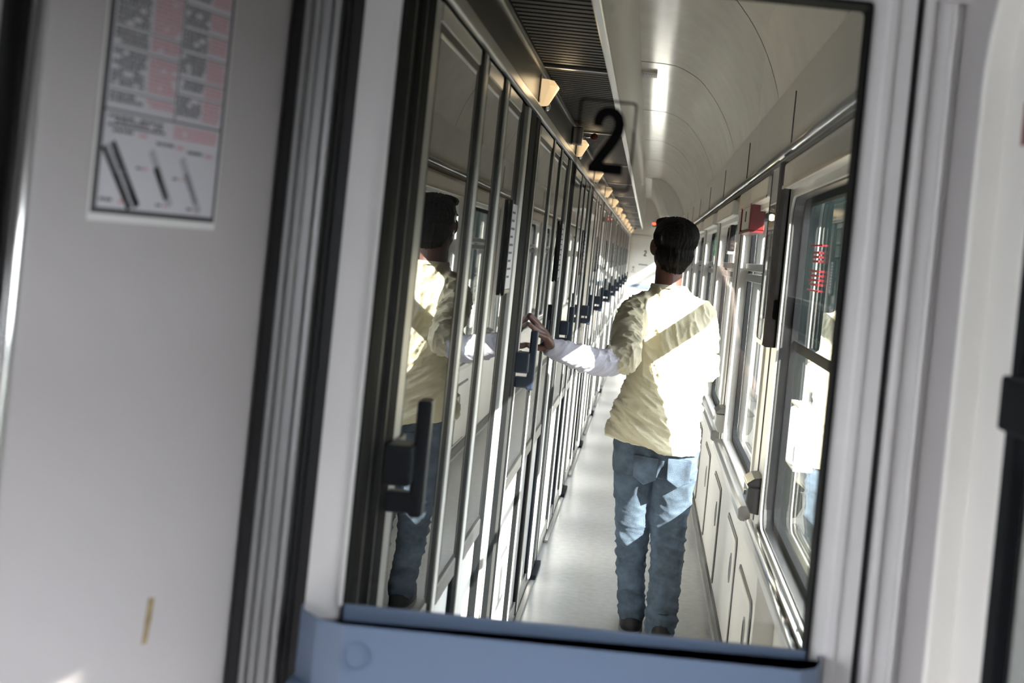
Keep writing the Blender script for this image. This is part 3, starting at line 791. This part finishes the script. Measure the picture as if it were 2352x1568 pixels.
def hand(mb, h, k=1.):
    for f_, r_ in (('index', .0082), ('middle', .0086), ('ring', .0082), ('little', .0072), ('thumb', .0098)):
        q = h[f_]; mb.limb(q, [r_ * 1.12 * k, r_ * k, r_ * .93 * k, r_ * .80 * k], 12)
    p = [Vector(x) for x in h['palm']]
    for f_ in ('index', 'middle', 'ring', 'little'):
        mb.limb([p[0], (p[0] + Vector(h[f_][0])) / 2 + (p[1] - (p[0] + p[2]) / 2) * .3, h[f_][0]], [.0185 * k, .0135 * k, .0095 * k], 12)
    mb.limb([p[0], Vector(h['thumb'][0]), h['thumb'][1]], [.017 * k, .0155 * k, .011 * k], 12)

b = MB()
# trunk, neck and head
b.loft([oring(.096, LY(.80), .80, .145, .10), oring(.108, LY(.98), .98, .135, .095), oring(.128, LY(1.15), 1.15, .135, .095), oring(.118, LY(1.27), 1.27, .155, .095), oring(.108, LY(1.325), 1.325, .12, .075), oring(.095, LY(1.365) + .005, 1.365, .062, .056)])
b.limb([(.094, LY(1.33), 1.33), (.090, LY(1.38) + .008, 1.40), (.090, LY(1.38) + .020, 1.49)], [.060, .055, .056], 20)
HC = Vector((.092, LY(1.36) + .035, 1.575)); RZ = Matrix.Rotation(math.radians(14), 3, 'Z')
def hp(x, y, z): return HC + RZ @ Vector((x, y, z))
b.ell(hp(0, -.005, .0), (.076, .096, .092), 28, 18, RZ); b.ell(hp(0, .035, -.055), (.062, .066, .078), 24, 14, RZ); b.ell(hp(0, .055, -.105), (.040, .042, .038), 20, 12, RZ)
b.limb([hp(0, .090, .005), hp(0, .108, -.022), hp(0, .114, -.042)], [.009, .011, .013], 10); b.ell(hp(-.012, .104, -.045), (.009, .009, .008)); b.ell(hp(.012, .104, -.045), (.009, .009, .008))
b.limb([hp(-.022, .094, -.078), hp(0, .101, -.075), hp(.022, .094, -.078)], [.005, .0065, .005], 8); b.limb([hp(-.018, .093, -.087), hp(0, .100, -.088), hp(.018, .093, -.087)], [.005, .007, .005], 8)
for sx in (-1, 1):
    b.limb([hp(sx * .052, .082, .022), hp(sx * .03, .093, .026), hp(sx * .012, .094, .020)], [.006, .008, .006], 8)
    b.ell(hp(sx * .080, -.004, -.025), (.010, .020, .032), 16, 10, RZ @ Matrix.Rotation(math.radians(-sx * 20), 3, 'Z'))
    b.ell(hp(sx * .074, .002, -.048), (.008, .012, .014), 12, 8)
# arms
b.limb([SHO + Vector((.02, 0, 0)), (SHO + ELB) / 2, ELB, (ELB + WRI) / 2 + Vector((0, 0, -.01)), WRI, boy_hand['palm'][0]], [.036, .026, .020, .022, .023, .021], 18)
RSH, REL, RWR = Vector((.245, LY(1.3), 1.305)), Vector((.276, LY(1.3) - .06, 1.070)), Vector((.20, LY(1.3) + .13, 1.15))
b.limb([RSH, (RSH + REL) / 2, REL, (REL + RWR) / 2, RWR], [.040, .032, .026, .026, .023], 18)
hand(b, boy_hand, 1.22)
rh = {}
dx = (RWR - REL).normalized(); sd_ = Vector((-.4, -.1, .9)); sd_ = (sd_ - dx * sd_.dot(dx)).normalized(); nn = dx.cross(sd_)
def rp(f_, s_, n_): return RWR + dx * f_ + sd_ * s_ + nn * n_
rh = dict(palm=[rp(.01, 0, 0), rp(.05, 0, .004), rp(.085, 0, 0)])
for i, f_ in enumerate(('index', 'middle', 'ring', 'little')):
    s0 = .028 - .019 * i; ln = (.068, .076, .070, .055)[i]
    rh[f_] = [rp(.085 - abs(i - 1) * .004, s0, 0), rp(.085 + ln * .45, s0 * 1.05, .012), rp(.085 + ln * .75, s0 * 1.05, .030), rp(.085 + ln * .88, s0, .048)]
rh['thumb'] = [rp(.03, .028, .006), rp(.055, .045, .016), rp(.078, .052, .026), rp(.098, .050, .034)]
hand(b, rh)
# legs and feet inside the clothes
LH, LK, LA = Vector((.025, BY + .01, .80)), Vector((.045, BY + .055, .44)), Vector((.078, BY + .10, .075))
RH_, RK, RA = Vector((.180, BY + .01, .80)), Vector((.190, BY + .03, .44)), Vector((.194, BY - .005, .075))
for H_, K_, A_ in ((LH, LK, LA), (RH_, RK, RA)):
    b.limb([H_, (H_ + K_) / 2, K_, K_ * .6 + A_ * .4 + Vector((0, -.01, 0)), A_], [.070, .058, .046, .045, .032], 18)
    b.limb([A_ + Vector((0, -.02, -.02)), A_ + Vector((0, .06, -.035)), A_ + Vector((0, .15, -.05))], [.032, .030, .018], 14)
body = b.build('person', 'skin'); remesh(body, .0036, 4, .5)
tag(body, 'person in a cream shirt and jeans walking away, left hand on the glass', 'person')

# shirt: torso and three-quarter sleeves
b = MB()
b.loft([oring(.086, LY(.772), .772, .192, .140, tilt=(-.16, 0)), oring(.089, LY(.80), .80, .191, .139, tilt=(-.14, 0)), oring(.093, LY(.87), .87, .180, .134, tilt=(-.1, 0)), oring(.108, LY(.975), .975, .165, .126), oring(.126, LY(1.07), 1.07, .156, .122),
        oring(.130, LY(1.16), 1.16, .158, .124), oring(.122, LY(1.25), 1.25, .168, .122), oring(.112, LY(1.305), 1.305, .163, .108), oring(.104, LY(1.345), 1.345, .128, .088), oring(.098, LY(1.375) + .004, 1.375, .090, .074), oring(.096, LY(1.393) + .006, 1.393, .074, .066)])
b.limb([SHO + Vector((.03, .01, -.008)), SHO + Vector((-.012, -.06, -.045)), (SHO + ELB) / 2 + Vector((-.004, -.01, 0)), ELB + Vector((.012, .015, .012)), ELB + Vector((-.028, -.012, .004))], [.068, .068, .063, .060, .052], 22)
b.limb([RSH + Vector((-.02, 0, -.01)), RSH + Vector((.005, 0, -.06)), (RSH + REL) / 2, REL + Vector((.0, 0, .02)), REL * .75 + RWR * .25], [.066, .063, .056, .055, .052], 22)
shirt = b.build('shirt', 'shirt', body); remesh(shirt, .0052, 5, .5)
def ridged(q, o=3):
    v = 0; a = 1
    for i in range(o):
        v += a * (1 - abs(noise.noise(q)) * 1.6) ** 3; q = q * 1.9 + Vector((3.1, 1.7, 9.2)); a *= .5
    return v - .75
def shirt_fold(co, n):
    q = Vector((co.x, co.y - LY(co.z), co.z))
    if co.x < -.03 and co.z > 1.0 and co.y < 4.95 or co.x < .005 and co.z > 1.18:      # left sleeve, folds round the arm
        w_ = Vector((q.x * 9 + q.y * 5, q.y * 5 - q.z * 11, q.z * 7 + q.y * 16))
        return .0115 * ridged(w_ * 1.4, 2)
    low = max(0, min(1, (1.12 - co.z) / .2))
    up = 1 - low
    d = .0100 * low * ridged(Vector((q.x * 6 + q.z * 4, q.y * 5, q.z * 26 + q.x * 11)), 3)
    d += .0105 * up * ridged(Vector((q.x * 17 + q.z * 8, q.y * 7, q.z * 6 - q.x * 7)), 2)
    d += .010 * low * math.sin(q.x * 21 + q.z * 6 + 1.) * max(0, (.95 - co.z)) * 3
    return d
displace(shirt, shirt_fold)
# collar and hem bands
m = MB()
rg = [oring(.0955, LY(1.39) + .006, z, a, bb, 40, 2.2) for z, a, bb in ((1.388, .0775, .0690), (1.402, .0735, .0650), (1.402, .0685, .0600), (1.388, .0700, .0620))]
m.loft(rg + [rg[0]], cap=False); m.build('collar', 'shirt', shirt, smooth=True)
# lilac undersleeves
b = MB()
b.limb([ELB + Vector((.005, .01, .004)), ELB + Vector((-.05, -.025, -.012)), (ELB + WRI) / 2 + Vector((.010, .012, -.022)), WRI * .75 + ELB * .25 + Vector((0, 0, -.008)), WRI + Vector((-.001, .002, 0))], [.050, .055, .051, .0440, .0355], 26)
sl_ = b.build('left_sleeve', 'sleeve', body); remesh(sl_, .0045, 3, .5)
ax = (WRI - ELB).normalized()
def sl_fold(co, n):
    t = (co - ELB).dot(ax)
    q = Vector((t * 26 + co.z * 26 + co.y * 9, co.y * 9 - t * 4, co.z * 11))
    k = .0085 if t < .26 else .004
    return k * ridged(q * .9, 2)
displace(sl_, sl_fold)
b = MB()
b.limb([REL + (RWR - REL) * .12, REL + (RWR - REL) * .5, RWR], [.046, .042, .033], 22)
b.limb([REL, REL + (RWR - REL) * .3], [.040, .044], 22)
s2 = b.build('right_sleeve', 'sleeve', body); remesh(s2, .006, 3, .5)
# jeans
b = MB()
b.loft([oring(.104, BY, .86, .160, .120), oring(.106, BY, .80, .168, .126), oring(.107, BY, .72, .172, .126), oring(.107, BY + .005, .655, .168, .112)])
b.limb([(.030, BY + .01, .74), (.030, BY + .02, .62), (.038, BY + .045, .50), (.048, BY + .065, .38), (.056, BY + .075, .26), (.070, BY + .085, .14), (.078, BY + .088, .085)], [.092, .080, .070, .065, .060, .056, .056], 26)
b.limb([(.185, BY + .01, .74), (.192, BY + .015, .62), (.188, BY + .025, .50), (.192, BY + .03, .38), (.194, BY + .022, .26), (.194, BY + .005, .14), (.194, BY - .002, .072)], [.094, .084, .075, .069, .066, .064, .064], 26)
jn = b.build('jeans', 'jeans', body); remesh(jn, .0062, 4, .5)
def jean_fold(co, n):
    low = max(0, min(1, (.60 - co.z) / .2))
    d = .0080 * low * ridged(Vector((co.x * 7 + co.z * 3, co.y * 5, co.z * 19 + co.x * 5)), 3)
    d += .008 * (1 - low) * ridged(Vector((co.x * 8 + co.z * 4, co.y * 6, co.z * 12 - co.x * 8)), 2)
    if co.z < .2: d += .004 * math.sin(co.z * 95 + co.x * 25 + 2 * noise.noise(co * 14))
    return d
displace(jn, jean_fold)
m = MB()
for x0 in (.022, .152):                                   # back pockets
    ring_ = []
    pts = [(x0, .745), (x0 + .095, .738), (x0 + .092, .655), (x0 + .047, .632), (x0 + .004, .660)]
    m.add([(x, BY - .141 + abs(x - .107) * .14, z) for x, z in pts] + [(x, BY - .112 + abs(x - .107) * .14, z) for x, z in pts], [(0, 1, 2, 3, 4), (9, 8, 7, 6, 5)] + [(i, i + 5, (i + 1) % 5 + 5, (i + 1) % 5) for i in range(5)])
m.build('back_pocket', 'jeans', jn, .003)
# shoes
def shoe(A_):
    m = MB(); c = A_
    m.loft([oring(c.x, c.y + .055, z, a, l, 28, 2.6) for z, a, l in ((.022, .046, .140), (.045, .047, .138), (.07, .044, .125))] + [oring(c.x, c.y + .02, .095, .040, .075, 28), oring(c.x, c.y + .0, .125, .037, .055, 28)])
    o_ = m.build('shoe', 'shoe', body, smooth=True)
    m = MB().loft([oring(c.x, c.y + .055, z, .049, .144, 28, 2.6) for z in (0.0, .022)]); m.build('sole', 'sole', o_)
shoe(LA); shoe(RA)
# hair
b = MB()
b.ell(hp(.004, -.032, .020), (.091, .100, .084), 28, 18, RZ); b.ell(hp(.0, -.052, -.045), (.078, .066, .068), 24, 14, RZ); b.ell(hp(.0, -.045, -.092), (.056, .046, .042), 20, 12, RZ)
b.ell(hp(.040, -.02, .030), (.062, .085, .062), 20, 12, RZ); b.ell(hp(-.01, .05, .075), (.055, .045, .026), 20, 12, RZ)
hr = b.build('hair', 'hair', body); remesh(hr, .0045, 4, .5)
def hair_fn(co, n):
    q = co - HC; ang = math.atan2(q.y, q.x)
    d = .0045 * ridged(Vector((ang * 9, q.z * 12, 1.)), 3)
    if q.z < -.09: d += .006 * noise.noise(Vector((ang * 16, 2., 5.)))
    return d
displace(hr, hair_fn)
for sx in (-1, 1):
    MB().ell(hp(sx * .030, .088, .006), (.010, .008, .008)).build('eye', 'eye', body, smooth=True)

# ------------------------------------------------------------------ the photographer, seen only as a faint reflection in the door glass
b = MB(); PY = -.36
q1 = lambda x, y, z: Vector((x, y, z))
b.loft([oring(-.08, PY, .90, .14, .09), oring(-.08, PY, 1.10, .135, .085), oring(-.08, PY, 1.38, .15, .085), oring(-.08, PY, 1.47, .12, .07), oring(-.09, PY + .01, 1.53, .065, .06)])
b.limb([(-.09, PY + .01, 1.49), (-.10, PY + .02, 1.58), (-.105, PY + .03, 1.66)], [.058, .055, .056], 18)
b.ell((-.11, PY + .06, 1.73), (.075, .095, .115), 24, 16); b.ell((-.11, PY + .09, 1.665), (.05, .06, .06)); b.limb([(-.11, PY + .150, 1.745), (-.11, PY + .165, 1.715)], [.009, .013], 10)
for sx in (-1, 1): b.ell((-.11 + sx * .077, PY + .06, 1.725), (.010, .02, .03))
a_r = [q1(.10, PY, 1.44), q1(.262, PY + .12, 1.21), q1(.262, PY + .26, 1.205), q1(.215, PY + .285, 1.32), q1(.205, PY + .24, 1.430)]
b.limb(a_r, [.052, .045, .041, .038, .027], 18)
a_l = [q1(-.255, PY, 1.44), q1(-.29, PY + .09, 1.18), q1(-.23, PY + .20, 1.17), q1(-.11, PY + .25, 1.30), q1(-.190, PY + .24, 1.42)]
b.limb(a_l, [.052, .045, .041, .038, .027], 18)
def grip(w_, fdir, up_):
    f_, u_ = Vector(fdir).normalized(), Vector(up_).normalized(); n_ = f_.cross(u_)
    h = dict(palm=[w_, w_ + f_ * .04, w_ + f_ * .08])
    for i, nm in enumerate(('index', 'middle', 'ring', 'little')):
        s0 = .027 - .018 * i; ln = (.066, .075, .068, .054)[i]; bse = w_ + f_ * .08 + u_ * s0
        h[nm] = [bse, bse + f_ * ln * .4 + n_ * .016, bse + f_ * ln * .55 + n_ * .038, bse + f_ * ln * .5 + n_ * .055]
    h['thumb'] = [w_ + f_ * .03 + u_ * .028, w_ + f_ * .05 + u_ * .046 + n_ * .012, w_ + f_ * .07 + u_ * .052 + n_ * .028, w_ + f_ * .085 + u_ * .046 + n_ * .042]
    return h
hand(b, grip(a_r[-1], (-.35, .05, 1), (.2, -1, .2))); hand(b, grip(a_l[-1], (.5, .1, 1), (.2, -1, .2)))
for sx in (-1, 1):
    b.limb([q1(-.08 + sx * .085, PY, .93), q1(-.08 + sx * .095, PY + .01, .48), q1(-.08 + sx * .10, PY - .01, .07)], [.085, .058, .040], 18)
    b.limb([q1(-.08 + sx * .10, PY - .03, .045), q1(-.08 + sx * .105, PY + .16, .032)], [.040, .030], 14)
ph = b.build('person', 'pale_skin'); remesh(ph, .005, 4, .5)
tag(ph, 'person with a raised bare forearm, faintly reflected in the door glass', 'person')
b = MB()
b.loft([oring(-.08, PY, .86, .178, .128), oring(-.08, PY, 1.00, .172, .122), oring(-.08, PY, 1.14, .172, .120), oring(-.08, PY, 1.38, .192, .122), oring(-.08, PY, 1.465, .158, .100), oring(-.088, PY + .008, 1.51, .085, .075)])
b.limb([a_r[0], a_r[0] * .35 + a_r[1] * .65], [.066, .062], 18); b.limb(a_l, [.066, .058, .054, .048, .036], 18)
o_ = b.build('shirt', 'top', ph); remesh(o_, .009, 3, .5)
displace(o_, lambda co, n: .009 * ridged(Vector((co.x * 8 + co.z * 3, co.y * 6, co.z * 9)), 2))
b = MB()
b.loft([oring(-.08, PY, .98, .168, .118), oring(-.08, PY, .86, .178, .125), oring(-.08, PY, .78, .17, .118)])
for sx in (-1, 1): b.limb([q1(-.08 + sx * .085, PY, .84), q1(-.08 + sx * .095, PY + .01, .48), q1(-.08 + sx * .10, PY - .005, .10)], [.094, .072, .060], 20)
o_ = b.build('trousers', 'jeans', ph); remesh(o_, .009, 3, .5)
b = MB().ell((-.11, PY + .035, 1.765), (.083, .098, .095), 24, 16); o_ = b.build('hair', 'hair', ph); remesh(o_, .008, 2, .5)


r = empty('camera_body', (.01, -.10, 1.50)); o = tuple(r.location)
MB(o).box(-.065, .080, -.135, -.065, 1.445, 1.535).build('body', 'black', r, .012, seg=3)
MB(o).prism([(-.022, 1.53), (.038, 1.53), (.028, 1.565), (-.012, 1.565)], 'y', -.125, -.07).build('viewfinder', 'black', r, .005)
MB(o).tube([(0, -.07, 1.495), (0, -.028, 1.495)], [.036, .038], 24).build('lens', 'black', r)
tag(r, 'black camera held up in front of the reflected person', 'camera')

# ------------------------------------------------------------------ light and camera
SUN = Vector((-.64, .51, -.50)).normalized()
sd = bpy.data.lights.new('sun', 'SUN'); sd.energy = 36.; sd.color = (1., .955, .88); sd.angle = .009
so = bpy.data.objects.new('sun', sd); COL.objects.link(so); so.rotation_euler = SUN.to_track_quat('-Z', 'Y').to_euler(); so.location = (8, -6, 8)
wd = bpy.data.worlds.new('sky'); sc.world = wd; wd.use_nodes = True
bg = wd.node_tree.nodes['Background']; bg.inputs[0].default_value = (.89, .93, 1., 1); bg.inputs[1].default_value = 9.5

cd = bpy.data.cameras.new('camera'); co = bpy.data.objects.new('camera', cd); COL.objects.link(co); sc.camera = co
co.location = (0, 0, 1.5)
cd.sensor_width = 36; cd.sensor_fit = 'HORIZONTAL'; cd.lens = 2900 / 2352 * 36
roll = math.radians(5.77)
co.rotation_mode = 'XYZ'
co.matrix_world = Matrix.Translation((0, 0, 1.5)) @ Matrix.Rotation(math.radians(90), 4, 'X') @ Matrix.Rotation(roll, 4, 'Z')
cd.shift_x = -(1489 - 1176) / 2352; cd.shift_y = (593 - 784) / 2352
cd.clip_start = .02; cd.clip_end = 500
cd.dof.use_dof = True; cd.dof.focus_distance = 5.0; cd.dof.aperture_fstop = 5.0

sc.view_settings.view_transform = 'Standard'; sc.view_settings.look = 'None'; sc.view_settings.gamma = 1; sc.view_settings.use_curve_mapping = False
sc.view_settings.exposure = .25
sc.cycles.use_denoising = True
sc.cycles.max_bounces = 10; sc.cycles.diffuse_bounces = 8; sc.cycles.glossy_bounces = 5; sc.cycles.transparent_max_bounces = 32
sc.cycles.caustics_reflective = False; sc.cycles.caustics_refractive = False
sc.cycles.sample_clamp_indirect = 6.
